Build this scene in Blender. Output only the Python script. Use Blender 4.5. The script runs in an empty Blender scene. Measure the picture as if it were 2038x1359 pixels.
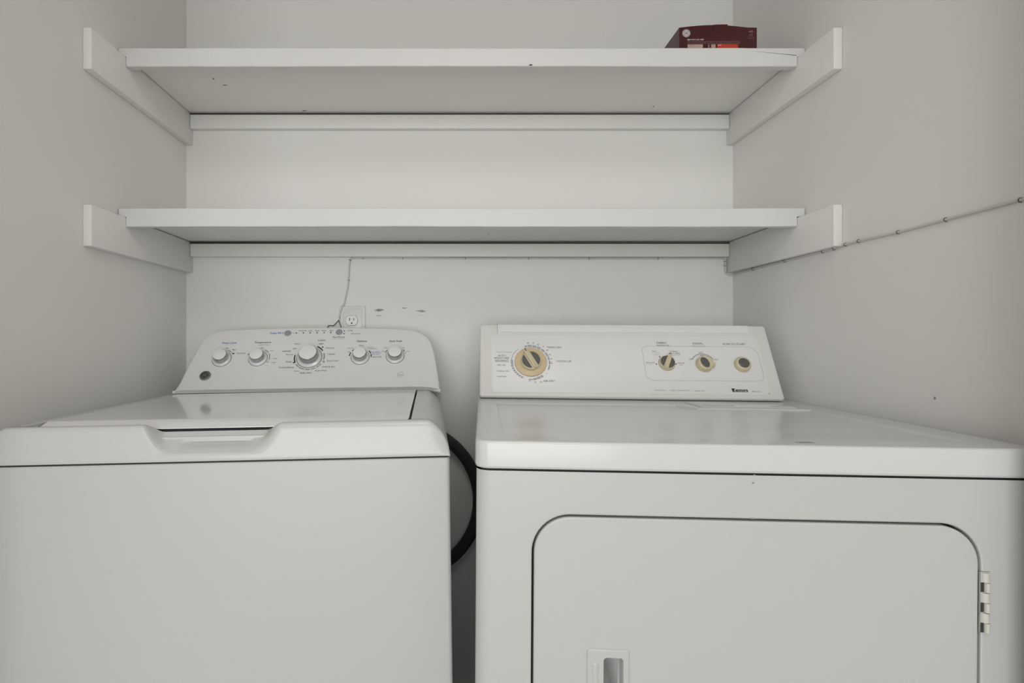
import bpy, bmesh, math, random
from math import sin, cos, pi, radians, hypot, atan2
from mathutils import Vector, Matrix

random.seed(7)
SC = bpy.context.scene
COL = SC.collection

# ------------------------------------------------------------------ camera
cam_d = bpy.data.cameras.new('camera')
cam_d.sensor_width = 36.0
cam_d.lens = 1094.3 / 2038 * 36.0
cam_d.shift_x = (1019 - 899.7) / 2038
cam_d.shift_y = -(679.5 - 680.4) / 2038
cam_d.clip_start = 0.02
cam = bpy.data.objects.new('camera', cam_d)
COL.objects.link(cam)
cam.location = (0, 0, 1.060)
cam.rotation_euler = (radians(90), 0, 0)
SC.camera = cam

# ------------------------------------------------------------------ light
SC.view_settings.view_transform = 'Standard'
SC.view_settings.look = 'None'
SC.view_settings.gamma = 1.0
SC.view_settings.use_curve_mapping = False
SC.view_settings.exposure = 0.28
SC.cycles.diffuse_bounces = 8
world = bpy.data.worlds.new('world')
SC.world = world
world.use_nodes = True
world.node_tree.nodes['Background'].inputs[0].default_value = (1.0, 0.99, 0.97, 1)
world.node_tree.nodes['Background'].inputs[1].default_value = 0.3

def area(name, loc, target, sx, sy, power, color):
    d = bpy.data.lights.new(name, 'AREA')
    d.shape = 'RECTANGLE'
    d.size = sx; d.size_y = sy; d.energy = power; d.color = color
    o = bpy.data.objects.new(name, d)
    COL.objects.link(o)
    o.location = loc
    o.rotation_euler = (Vector(target) - Vector(loc)).to_track_quat('-Z', 'Y').to_euler()
    return o
# unseen soft area lights added behind the camera to light the closet
area('hall_fill_light', (-0.30, -2.45, 1.12), (0.0, 1.0, 0.9), 2.2, 1.7, 42, (0.97, 0.985, 1.0))
area('overhead_fill_light', (0.15, -0.35, 2.36), (0.15, 0.2, 0.0), 0.6, 0.6, 5, (1.0, 0.98, 0.95))

# ------------------------------------------------------------------ materials
def new_mat(name):
    m = bpy.data.materials.new(name); m.use_nodes = True
    return m, m.node_tree, m.node_tree.nodes['Principled BSDF']

def mat(name, col, rough=0.5, metal=0.0, coat=0.0, var=0.03, scale=6.0, bump=0.0, bscale=60.0, spec=0.5):
    m, nt, b = new_mat(name)
    N = nt.nodes; L = nt.links
    tc = N.new('ShaderNodeTexCoord')
    nz = N.new('ShaderNodeTexNoise'); nz.inputs['Scale'].default_value = scale
    nz.inputs['Detail'].default_value = 4
    L.new(tc.outputs['Object'], nz.inputs['Vector'])
    mr = N.new('ShaderNodeMapRange')
    mr.inputs['To Min'].default_value = 1 - var; mr.inputs['To Max'].default_value = 1 + var
    L.new(nz.outputs['Fac'], mr.inputs['Value'])
    mx = N.new('ShaderNodeVectorMath'); mx.operation = 'SCALE'
    mx.inputs[0].default_value = col
    L.new(mr.outputs['Result'], mx.inputs['Scale'])
    L.new(mx.outputs['Vector'], b.inputs['Base Color'])
    b.inputs['Roughness'].default_value = rough
    b.inputs['Metallic'].default_value = metal
    b.inputs['Specular IOR Level'].default_value = spec
    if coat:
        b.inputs['Coat Weight'].default_value = coat
        b.inputs['Coat Roughness'].default_value = 0.06
    if bump:
        n2 = N.new('ShaderNodeTexNoise'); n2.inputs['Scale'].default_value = bscale
        n2.inputs['Detail'].default_value = 3
        L.new(tc.outputs['Object'], n2.inputs['Vector'])
        bp = N.new('ShaderNodeBump'); bp.inputs['Strength'].default_value = bump
        bp.inputs['Distance'].default_value = 0.004
        L.new(n2.outputs['Fac'], bp.inputs['Height'])
        L.new(bp.outputs['Normal'], b.inputs['Normal'])
    return m

def stained(m, stains):
    """scuffs and chips: (centre, half size, noise scale, threshold, colour)"""
    nt = m.node_tree; N = nt.nodes; L = nt.links
    b = N['Principled BSDF']
    src = b.inputs['Base Color'].links[0].from_socket
    geo = N.new('ShaderNodeNewGeometry')
    for c, h, scale, thr, col in stains:
        sub = N.new('ShaderNodeVectorMath'); sub.operation = 'SUBTRACT'
        sub.inputs[1].default_value = c
        L.new(geo.outputs['Position'], sub.inputs[0])
        dv = N.new('ShaderNodeVectorMath'); dv.operation = 'DIVIDE'
        dv.inputs[1].default_value = h
        L.new(sub.outputs[0], dv.inputs[0])
        ln = N.new('ShaderNodeVectorMath'); ln.operation = 'LENGTH'
        L.new(dv.outputs[0], ln.inputs[0])
        fall = N.new('ShaderNodeMapRange')
        fall.inputs['From Min'].default_value = 1.0; fall.inputs['From Max'].default_value = 0.2
        fall.inputs['To Min'].default_value = 0.0; fall.inputs['To Max'].default_value = 0.5
        L.new(ln.outputs['Value'], fall.inputs['Value'])
        st = N.new('ShaderNodeVectorMath'); st.operation = 'MULTIPLY'
        st.inputs[1].default_value = (0.22, 0.6, 1.6)
        L.new(geo.outputs['Position'], st.inputs[0])
        nz = N.new('ShaderNodeTexNoise'); nz.inputs['Scale'].default_value = scale
        nz.inputs['Detail'].default_value = 6; nz.inputs['Roughness'].default_value = 0.75
        L.new(st.outputs[0], nz.inputs['Vector'])
        ad = N.new('ShaderNodeMath'); ad.operation = 'MULTIPLY'
        L.new(nz.outputs['Fac'], ad.inputs[0]); L.new(fall.outputs['Result'], ad.inputs[1])
        th = N.new('ShaderNodeMapRange')
        th.inputs['From Min'].default_value = thr; th.inputs['From Max'].default_value = thr + 0.035
        L.new(ad.outputs[0], th.inputs['Value'])
        mx = N.new('ShaderNodeMix'); mx.data_type = 'RGBA'
        L.new(th.outputs['Result'], mx.inputs[0])
        L.new(src, mx.inputs[6]); mx.inputs[7].default_value = (*col, 1)
        src = mx.outputs[2]
    L.new(src, b.inputs['Base Color'])

WALLC = (0.765, 0.762, 0.742)
M_wall = mat('painted_wall', WALLC, 0.55, var=0.015, scale=2.5, bump=0.10, bscale=55)
M_ceil = mat('ceiling_paint', (0.82, 0.81, 0.78), 0.8)
M_floor = mat('vinyl_floor', (0.50, 0.47, 0.42), 0.5, var=0.12, scale=9)
M_shelf = mat('shelf_paint', (0.665, 0.665, 0.655), 0.42, var=0.025, scale=5, bump=0.16, bscale=30)
M_cleat = mat('cleat_paint', (0.765, 0.762, 0.742), 0.45, var=0.02, scale=5, bump=0.12, bscale=40)
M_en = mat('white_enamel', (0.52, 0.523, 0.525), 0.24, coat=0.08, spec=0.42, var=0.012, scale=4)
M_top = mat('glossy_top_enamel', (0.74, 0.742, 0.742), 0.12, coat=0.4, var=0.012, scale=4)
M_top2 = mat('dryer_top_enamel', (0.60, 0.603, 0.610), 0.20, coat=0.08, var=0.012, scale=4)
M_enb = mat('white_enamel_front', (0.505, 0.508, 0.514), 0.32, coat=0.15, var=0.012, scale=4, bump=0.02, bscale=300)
M_pl = mat('white_plastic', (0.73, 0.73, 0.738), 0.30, coat=0.1, var=0.01, scale=4)
M_cap = mat('warm_white_plastic', (0.70, 0.70, 0.68), 0.35, var=0.015, scale=8)
M_face = mat('face_plate', (0.775, 0.775, 0.79), 0.35, var=0.01, scale=6)
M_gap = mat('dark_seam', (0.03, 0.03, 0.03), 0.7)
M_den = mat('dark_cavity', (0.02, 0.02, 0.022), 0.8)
M_chrome = mat('chrome', (0.42, 0.42, 0.43), 0.09, metal=1.0, var=0.01)
M_satin = mat('satin_cap', (0.76, 0.76, 0.76), 0.35, metal=0.0, var=0.02)
M_clear = mat('knob_skirt', (0.66, 0.665, 0.68), 0.2, var=0.01, coat=0.5)
M_btn = mat('grey_button', (0.30, 0.30, 0.31), 0.4)
M_beige = mat('yellowed_plastic', (0.62, 0.50, 0.315), 0.38, var=0.10, scale=28)
M_beige2 = mat('yellowed_grip', (0.60, 0.53, 0.37), 0.36, var=0.08, scale=30)
M_dkgrey = mat('dark_grey_inlay', (0.10, 0.10, 0.095), 0.35)
M_hose = mat('grey_corrugated_hose', (0.055, 0.052, 0.05), 0.55)
M_ink = mat('black_ink', (0.035, 0.035, 0.04), 0.6)
M_blue = mat('blue_ink', (0.05, 0.13, 0.42), 0.6)
M_gink = mat('grey_ink', (0.27, 0.28, 0.29), 0.6)
M_rink = mat('red_ink', (0.45, 0.16, 0.12), 0.6)
M_line = mat('light_grey_ink', (0.38, 0.39, 0.41), 0.6)
M_box = mat('maroon_cardboard', (0.058, 0.007, 0.010), 0.33, var=0.25, scale=14)
M_wink = mat('white_ink', (0.62, 0.56, 0.58), 0.5)
M_pink = mat('pale_print', (0.36, 0.22, 0.22), 0.5)
M_redband = mat('red_print', (0.50, 0.045, 0.02), 0.4)
M_tan = mat('tan_print', (0.42, 0.30, 0.24), 0.5, var=0.35, scale=60)
M_plate = mat('outlet_white', (0.72, 0.72, 0.72), 0.3, var=0.01)
M_wire = mat('painted_cable', (0.60, 0.59, 0.55), 0.45)
M_brown = mat('brown_wire', (0.07, 0.035, 0.022), 0.5)
M_staple = mat('dull_staple', (0.10, 0.095, 0.085), 0.5, metal=0.4)
M_hinge = mat('hinge_enamel', (0.56, 0.555, 0.525), 0.35)
M_foot = mat('rubber_foot', (0.05, 0.05, 0.05), 0.8)
M_badge = mat('badge_dark', (0.04, 0.045, 0.045), 0.35)

# ------------------------------------------------------------------ object helpers
def tag(o, label=None, cat=None, group=None, kind=None):
    if label: o['label'] = label
    if cat: o['category'] = cat
    if group: o['group'] = group
    if kind: o['kind'] = kind
    return o

def empty(name, loc=(0, 0, 0), matrix=None):
    o = bpy.data.objects.new(name, None)
    COL.objects.link(o)
    if matrix is not None: o.matrix_world = matrix
    else: o.location = loc
    o.empty_display_size = 0.05
    return o

def finish(name, bm, mats, parent=None, smooth=35, scale=1.0, offset=(0, 0, 0)):
    me = bpy.data.meshes.new(name)
    for v in bm.verts:
        v.co = (v.co + Vector(offset)) * scale
    bm.normal_update()
    if smooth:
        a = radians(smooth)
        for f in bm.faces: f.smooth = True
        for e in bm.edges:
            if len(e.link_faces) == 2 and e.calc_face_angle(0) > a: e.smooth = False
    bm.to_mesh(me); bm.free()
    if not isinstance(mats, (list, tuple)): mats = [mats]
    for m in mats: me.materials.append(m)
    o = bpy.data.objects.new(name, me)
    COL.objects.link(o)
    if parent: o.parent = parent
    return o

def box(bm, x0, x1, y0, y1, z0, z1, bev=0.0, seg=2, mi=0):
    r = bmesh.ops.create_cube(bm, size=1.0)
    vs = r['verts']
    for v in vs:
        v.co = Vector((x0 + (v.co.x + .5) * (x1 - x0), y0 + (v.co.y + .5) * (y1 - y0), z0 + (v.co.z + .5) * (z1 - z0)))
    fs = set(f for v in vs for f in v.link_faces)
    if bev > 0:
        es = list(set(e for v in vs for e in v.link_edges))
        rr = bmesh.ops.bevel(bm, geom=es, offset=bev, segments=seg, profile=0.5, affect='EDGES')
        fs = set(f for f in bm.faces if f in fs or f in set(rr['faces']))
    for f in fs:
        if f.is_valid: f.material_index = mi

def loft(bm, rings, cap0=True, cap1=True, closed=True, mi=0):
    vr = [[bm.verts.new(p) for p in r] for r in rings]
    n = len(vr[0])
    for a, b in zip(vr, vr[1:]):
        for i in range(n if closed else n - 1):
            j = (i + 1) % n
            f = bm.faces.new((a[i], a[j], b[j], b[i])); f.material_index = mi
    if cap0:
        f = bm.faces.new(list(reversed(vr[0]))); f.material_index = mi
    if cap1:
        f = bm.faces.new(vr[-1]); f.material_index = mi
    return vr

def rrect(x0, x1, y0, y1, r, n=10, off=0.0):
    """counter-clockwise rounded rectangle; r = radius or (bl, br, tr, tl); off > 0 insets"""
    if not isinstance(r, (list, tuple)): r = (r,) * 4
    P = []
    for (cx, cy, a0, rr) in ((x0, y0, 180, r[0]), (x1, y0, 270, r[1]), (x1, y1, 0, r[2]), (x0, y1, 90, r[3])):
        sx = 1 if cx == x0 else -1; sy = 1 if cy == y0 else -1
        ccx = cx + sx * rr; ccy = cy + sy * rr
        q = rr - off
        for k in range(n + 1):
            a = radians(a0 + 90 * k / n)
            P.append((ccx + q * cos(a), ccy + q * sin(a)))
    return P

def circ(n, r, cx=0, cy=0, a0=0):
    return [(cx + r * cos(2 * pi * k / n + a0), cy + r * sin(2 * pi * k / n + a0)) for k in range(n)]

def lathe(bm, prof, F, n=40, mi=0, cap=True):
    """prof: (radius, height) list; F maps (a, b, h) to a point"""
    rings = [[F(r * cos(2 * pi * k / n), r * sin(2 * pi * k / n), h) for k in range(n)] for r, h in prof]
    loft(bm, rings, False, cap, True, mi)

def tube(bm, pts, r, n=8, ribs=None, mi=0):
    pts = [Vector(p) for p in pts]
    rings = []
    up = Vector((0, 0, 1)); prev = None
    for i, p in enumerate(pts):
        d = (pts[min(i + 1, len(pts) - 1)] - pts[max(i - 1, 0)]).normalized()
        if prev is None:
            s = d.cross(up)
            if s.length < 0.05: s = d.cross(Vector((0, 1, 0)))
        else:
            s = prev - d * prev.dot(d)
        s.normalize(); prev = s
        t = d.cross(s)
        rr = ribs(i) if ribs else r
        rings.append([p + (s * cos(2 * pi * k / n) + t * sin(2 * pi * k / n)) * rr for k in range(n)])
    loft(bm, rings, True, True, True, mi)

def catmull(P, m=6):
    P = [Vector(p) for p in P]
    Q = [P[0] * 2 - P[1]] + P + [P[-1] * 2 - P[-2]]
    out = []
    for i in range(1, len(Q) - 2):
        for k in range(m):
            t = k / m
            a, b, c, d = Q[i - 1], Q[i], Q[i + 1], Q[i + 2]
            out.append(0.5 * ((2 * b) + (c - a) * t + (2 * a - 5 * b + 4 * c - d) * t * t + (3 * b - a - 3 * c + d) * t ** 3))
    out.append(P[-1])
    return out

def text_into(bm, s, F, cx, cy, width, mi, h=0.15, ratio=1.0, bold=0.0, shear=0.0):
    """letters as thin mesh, fitted to a width, centred at (cx, cy) of the surface F"""
    cu = bpy.data.curves.new('lettering', 'FONT')
    cu.body = s; cu.size = 1.0; cu.align_x = 'LEFT'; cu.resolution_u = 2
    cu.offset = bold; cu.shear = shear
    ob = bpy.data.objects.new('lettering', cu)
    me = bpy.data.meshes.new_from_object(ob)
    xs = [v.co.x for v in me.vertices]; ys = [v.co.y for v in me.vertices]
    if xs:
        w = max(xs) - min(xs); k = width / w
        mx = (max(xs) + min(xs)) / 2; my = (max(ys) + min(ys)) / 2
        if s.startswith('_') or s == '\u00b7': pass
        vs = [bm.verts.new(F(cx + (v.co.x - mx) * k, cy + (v.co.y - my) * k * ratio, h)) for v in me.vertices]
        for p in me.polygons:
            try:
                f = bm.faces.new([vs[i] for i in p.vertices]); f.material_index = mi
            except ValueError: pass
    bpy.data.objects.remove(ob); bpy.data.curves.remove(cu); bpy.data.meshes.remove(me)

def arc_into(bm, F, cx, cy, r0, r1, a0, a1, mi, h=0.12, n=None):
    n = n or max(2, int(abs(a1 - a0) / 6))
    A = [bm.verts.new(F(cx + r0 * cos(radians(a0 + (a1 - a0) * k / n)), cy + r0 * sin(radians(a0 + (a1 - a0) * k / n)), h)) for k in range(n + 1)]
    B = [bm.verts.new(F(cx + r1 * cos(radians(a0 + (a1 - a0) * k / n)), cy + r1 * sin(radians(a0 + (a1 - a0) * k / n)), h)) for k in range(n + 1)]
    for k in range(n):
        f = bm.faces.new((A[k], B[k], B[k + 1], A[k + 1])); f.material_index = mi

def poly_into(bm, F, P, mi, h=0.12):
    f = bm.faces.new([bm.verts.new(F(x, y, h)) for x, y in P]); f.material_index = mi

def outline_into(bm, F, P, w, mi, h=0.12):
    """closed thin line along polygon P"""
    n = len(P); A = []; B = []
    for i in range(n):
        d = Vector(P[(i + 1) % n]) - Vector(P[i - 1]); d.normalize()
        nx, ny = -d.y, d.x
        A.append(bm.verts.new(F(P[i][0] + nx * w / 2, P[i][1] + ny * w / 2, h)))
        B.append(bm.verts.new(F(P[i][0] - nx * w / 2, P[i][1] - ny * w / 2, h)))
    for i in range(n):
        j = (i + 1) % n
        f = bm.faces.new((A[i], B[i], B[j], A[j])); f.material_index = mi

def inset(P, d):
    """inward offset of a counter-clockwise polygon"""
    n = len(P); out = []
    for i in range(n):
        t = (Vector(P[(i + 1) % n]) - Vector(P[i - 1])).normalized()
        out.append((P[i][0] - t.y * d, P[i][1] + t.x * d))
    return out

def interp(x, T):
    if x <= T[0][0]: return T[0][1]
    for (a, b), (c, d) in zip(T, T[1:]):
        if x <= c: return b + (d - b) * (x - a) / (c - a)
    return T[-1][1]

def sm(x):
    x = min(1, max(0, x)); return x * x * (3 - 2 * x)

def plate(bm, x0, x1, y0, y1, r, hf, xs, ys, skirt, mi=0):
    """height-field sheet over a rounded rectangle, its border rolled over and dropped along 'skirt' [(out, down)...]"""
    def snap(x, y):
        for (cx, sx, cy, sy, q) in ((x0, 1, y0, 1, r[0]), (x1, -1, y0, 1, r[1]), (x1, -1, y1, -1, r[2]), (x0, 1, y1, -1, r[3])):
            ax = cx + sx * q; ay = cy + sy * q
            if q > 0 and (x - ax) * sx < 0 and (y - ay) * sy < 0:
                l = hypot(x - ax, y - ay)
                m = max(abs(x - ax), abs(y - ay))
                if l > 1e-9:  # square to disc, so that border points stay on the arc
                    k = m / l
                    return ax + (x - ax) * k, ay + (y - ay) * k
        return x, y
    V = {}
    for i, x in enumerate(xs):
        for j, y in enumerate(ys):
            px, py = snap(x, y)
            V[i, j] = bm.verts.new((px, py, hf(px, py)))
    nx, ny = len(xs), len(ys)
    for i in range(nx - 1):
        for j in range(ny - 1):
            f = bm.faces.new((V[i, j], V[i + 1, j], V[i + 1, j + 1], V[i, j + 1])); f.material_index = mi
    loop = [(i, 0) for i in range(nx - 1)] + [(nx - 1, j) for j in range(ny - 1)] + [(i, ny - 1) for i in range(nx - 1, 0, -1)] + [(0, j) for j in range(ny - 1, 0, -1)]
    prev = [V[k] for k in loop]; n = len(prev)
    base = [v.co.copy() for v in prev]; nor = []
    for i in range(n):
        t = base[(i + 1) % n] - base[i - 1]
        nor.append(Vector((t.y, -t.x, 0)).normalized())
    for o_, dn in skirt:
        cur = [bm.verts.new((base[i].x + nor[i].x * o_, base[i].y + nor[i].y * o_, base[i].z - dn)) for i in range(n)]
        for i in range(n):
            j = (i + 1) % n
            f = bm.faces.new((prev[i], cur[i], cur[j], prev[j])); f.material_index = mi
        prev = cur

def span(a, b, n): return [a + (b - a) * k / n for k in range(n + 1)]
def roll(e, down, n=4, curl=0):
    s = [(e * sin(pi / 2 * k / n), e * (1 - cos(pi / 2 * k / n))) for k in range(1, n + 1)]
    s.append((e, down - curl))
    if curl: s += [(e - curl * .3, down - curl * .3), (e - curl, down)]
    return s

def machine_matrix(origin, yaw, rl):
    return Matrix.Translation(Vector(origin)) @ Matrix.Rotation(-yaw, 4, 'Z') @ Matrix.Rotation(rl, 4, 'Y')
WASHER_TEXT=[('k','Temperature',199.6,161.2,45.1),('g','cold rinse',204.2,153.9,28.6),('b','Water Level',108.5,161.9,39.4),('g','______',108.4,155.6,20.3),('k','High',106.6,144.3,8.1),('k','Med',126.6,138.4,8.8),('k','PreciseFill',147.7,126.3,21.5),('k','Low',76.8,139.2,5.4),('k','Hot',201.1,143.8,8.1),('k','Warm',227.8,133.2,10.1),('k','Cool',240.4,107.8,10.7),('k','Cold',238.4,94.7,10.7),('k','Tap Cold',223.3,85.1,8.0),('k','Colors',359.4,166.7,20.7),('k','Light',359.6,154.2,13.7),('k','Delicates',384.3,140.1,23.2),('k','Casuals',390.2,119.8,20.3),('k','Speed Wash',395.7,96.6,30.9),('k','Drain & Spin',386.8,77.7,33.3),('k','Active Wear',367.4,66.4,31.8),('k','Bulky Items',329.2,59.1,30.4),('k','Warm',303.3,66.0,13.2),('k','Towels/Sheets',275.3,78.2,41.1),('k','Soak',279.4,96.4,14.7),('k','Normal',277.5,119.8,18.2),('k','WHITES',268.3,130.8,23.0),('k','Light',289.1,139.4,10.9),('k','Heavy',294.6,155.1,15.1),('k','Options',469.6,161.0,27.7),('k','None',470.0,147.6,12.4),('k','Fabric Softener',495.8,140.4,19.2),('k','+ Extra Rinse',500.9,135.7,23.3),('b','Extra Rinse',509.6,124.9,24.6),('b','Deep Rinse Only',513.2,120.5,25.9),('b','Cold Water',511.0,116.5,21.8),('k','Less Soil',513.7,108.1,23.1),('k','More Soil',441.1,138.1,15.1),('b','Off',436.5,126.2,6.8),('k','Auto Soak',563.5,160.5,36.1),('k','30 min',537.8,137.9,11.0),('k','Off',530.7,125.9,6.8),('k','1 hr',585.4,137.8,8.3),('k','2 hrs',597.2,125.0,9.6),('b','Deep-Fill 2',233.0,192.7,37.4),('k','PreciseFill',302.6,200.9,20.9),('k','Soak',324.5,200.2,11.2),('k','Wash',343.7,200.2,12.6),('k','Rinse',362.6,200.3,12.6),('k','Spin',383.5,199.8,9.8),('k','Start/Pause',405.0,177.1,33.3),('g','_________',405.5,171.1,36.0),('k','Delay',436.1,198.6,14.0),('k','Lid Locked',450.8,188.2,25.2),]
DRYER_TEXT=[('k','TIMED DRY',193.7,138.3,38.3),('k','TOUCH UP',214.7,98.7,37.7),('k','AIR DRY',175.3,43.5,27.8),('k','AUTO',60.0,113.6,19.8),('k','MOISTURE',59.3,106.3,37.0),('k','SENSING',59.2,98.4,33.1),('g','OPTIMUM DRYNESS',65.9,123.4,39.8),('k','VERY DRY',58.4,86.3,22.8),('k','NORMAL DRY',62.6,69.4,31.5),('k','DAMP DRY',59.3,54.4,23.8),('k','80',127.6,150.8,5.2),('k','70',140.5,150.9,5.1),('k','60',153.2,146.5,5.1),('r','50',165.8,140.7,5.1),('k','40',175.5,130.5,5.1),('k','30',181.1,117.5,4.6),('k','20',184.3,105.6,4.5),('k','10',184.2,93.2,4.8),('k','10',127.6,43.0,4.5),('k','20',141.1,40.3,5.0),('k','30',155.4,40.6,4.9),('g','OFF',114.4,138.8,4.5),('g','OFF',169.6,64.5,4.5),('g','OFF',113.6,51.0,3.7),('k','FABRIC',466.3,153.6,25.2),('k','TEMPERATURE',467.1,146.3,32.6),('k','HIGH -',444.4,129.4,13.7),('g','COTTON',447.0,124.1,17.5),('g','REGULAR',446.9,119.1,13.7),('k','NORMAL /',493.1,129.1,22.4),('k','PERM. PRESS',492.9,123.7,27.3),('g','MEDIUM LOW',495.2,118.8,22.3),('k','DELICATE',429.4,96.5,21.0),('g','LOW',429.9,91.3,7.4),('k','CASUAL',504.4,96.2,18.4),('g','MED.',504.1,90.9,8.0),('k','SIGNAL',555.7,152.5,26.2),('g','END OF CYCLE',555.6,145.2,32.4),('k','LOW',557.7,126.5,11.1),('k','OFF',530.9,107.2,9.9),('k','LOUD',590.9,106.9,12.3),('k','PUSH TO START',645.5,151.3,55.8),('g','Heavy Duty',442.8,21.4,25.2),('g','Super Capacity Plus',490.7,21.5,44.3),('g','Quiet Pak',536.1,21.4,22.7),('g','·',465.7,21.9,1.2),('g','·',517.0,21.2,1.2),('l','Kenmore',632.1,23.7,35.6),('k','80',661.7,21.3,4.1),('g','Series',672.3,21.3,14.2),]

# ================================================================== ROOM SHELL
XL, XR, YB = -0.788, 0.833, 1.631
HX0, HX1, HY0, YF, CZ = -2.2, 2.3, -2.6, 0.70, 2.44
def struct(name, boxes, m):
    bm = bmesh.new()
    for b in boxes: box(bm, *b)
    return tag(finish(name, bm, m, smooth=0), kind='structure')
struct('wall_back', [(XL - .1, XR + .1, YB, YB + .1, 0, CZ)], M_wall)
struct('wall_left', [(XL - .1, XL, YF, YB, 0, CZ)], M_wall)
struct('wall_right', [(XR, XR + .1, YF, YB, 0, CZ)], M_wall)
M_hall = mat('hall_paint', (0.78, 0.77, 0.74), 0.7)
struct('wall_front', [(HX0, -.72, YF - .1, YF, 0, CZ), (.746, HX1, YF - .1, YF, 0, CZ), (-.72, .746, YF - .1, YF, 2.1, CZ)], M_hall)
struct('wall_hall_left', [(HX0 - .1, HX0, HY0, YF, 0, CZ)], M_hall)
struct('wall_hall_right', [(HX1, HX1 + .1, HY0, YF, 0, CZ)], M_hall)
struct('wall_hall_back', [(HX0, HX1, HY0 - .1, HY0, 0, CZ)], M_hall)
struct('ceiling', [(HX0, HX1, HY0, YB, CZ, CZ + .1)], M_ceil)
struct('floor', [(HX0, HX1, HY0, YB, -.1, 0)], M_floor)
stained(M_wall, [((-0.217, YB, 1.1545), (0.034, .05, 0.011), 210, 0.205, (0.20, 0.19, 0.15)),
                 ((-0.217, YB, 1.137), (0.034, .05, 0.006), 260, 0.215, (0.30, 0.27, 0.21)),
                 ((-0.140, YB, 1.1605), (0.034, .05, 0.004), 240, 0.20, (0.20, 0.19, 0.16)),
                 ((-0.092, YB, 1.152), (0.040, .05, 0.009), 240, 0.205, (0.17, 0.16, 0.14)),
                 ((-0.100, YB, 1.139), (0.060, .05, 0.004), 220, 0.225, (0.42, 0.38, 0.32)),
                 ((0.239, YB, 1.120), (0.004, .05, 0.003), 20, 0.17, (0.3, 0.26, 0.22)),
                 ((XR, 0.949, 0.963), (.05, 0.0045, 0.0045), 15, 0.14, (0.3, 0.29, 0.27)),
                 ((XL, 1.501, 1.0948), (.05, 0.006, 0.0025), 15, 0.15, (0.3, 0.28, 0.25)),
                 ((XL, 1.603, 1.102), (.05, 0.008, 0.0025), 15, 0.15, (0.38, 0.35, 0.32))])

# ================================================================== SHELVES
ZU, ZL = 1.060 + .6707, 1.060 + .2932     # top of the cleats
YS = 1.295                                 # face of the shelf fronts
def wavy_board(bm, x0, x1, y0, y1, z0, z1, amp, seed, bev=.0012, n=60):
    rnd = random.Random(seed)
    ph = [rnd.uniform(0, 6.28) for _ in range(8)]
    def w(x, k): return amp * (sin(x * 5 + ph[k]) + .6 * sin(x * 13 + ph[k + 1]) + .45 * sin(x * 41 + ph[k + 2]) + .3 * sin(x * 97 + ph[k + 3]))
    rings = []
    lo = z0
    xs = [(x0, 0), (x0 + .018, 0), (x0 + .0181, 1)] + [(x0 + .0181 + (x1 - x0 - .0362) * i / n, 1) for i in range(1, n)] + [(x1 - .0181, 1), (x1 - .018, 0), (x1, 0)]
    for x, full in xs:
        a, b = w(x, 0), w(x, 4)
        z0 = lo if full else lo + .0230     # notched over the side cleats
        rings.append([(x, y0, z0 + bev + a), (x, y0 + bev, z0 + a), (x, y1, z0), (x, y1, z1), (x, y0 + bev, z1 + b), (x, y0, z1 - bev + b)][::-1])
    loft(bm, rings)

def shelf(z, label, seed, nicks):
    t = tag(empty('wall_shelf', ((XL + XR) / 2, YS, z)), label, 'shelf', 'closet shelves')
    o = Vector(t.location)
    bm = bmesh.new()
    box(bm, XL + .0025, XR - .0025, YS + .0195, YB - .0015, z + .002, z + .0205, .001, 1)
    for (x, y, a, b) in nicks:   # small nicks in the underside paint
        f = bm.faces.new([bm.verts.new((x + a * cos(q), y + b * sin(q), z + .0016)) for q in [k * pi / 4 for k in range(8)]][::-1]); f.material_index = 1
    finish('shelf_board', bm, [M_cleat, M_gap], t, smooth=0, offset=-o)
    bm = bmesh.new()
    wavy_board(bm, XL + .0028, XR - .0028, YS, YS + .0185, z - .0215, z + .0215, .0004, seed)
    if seed == 3:   # hairline crack running down to the right end
        f = bm.faces.new([bm.verts.new(p) for p in ((.700, YS - .0003, z + .0150), (.8110, YS - .0003, z + .0034), (.8110, YS - .0003, z + .0046))]); f.material_index = 1
        f = bm.faces.new([bm.verts.new((.180 + a, YS - .0003, z - .0195 + b)) for a, b in ((0, 0), (.006, -.001), (.011, .001), (.005, .003))]); f.material_index = 1
    finish('front_trim', bm, [M_shelf, M_gap], t, smooth=30, offset=-o)
shelf(ZU, 'upper white painted shelf, the one with the maroon box on it', 3, [(-.610, 1.405, .0018, .004), (-.595, 1.440, .006, .0015), (.575, 1.57, .002, .003), (-.43, 1.60, .007, .002)])
shelf(ZL, 'lower white painted shelf, empty, above the washer and dryer', 11, [(-.64, 1.40, .004, .006), (-.57, 1.395, .0015, .003), (.1, 1.50, .003, .002)])

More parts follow.
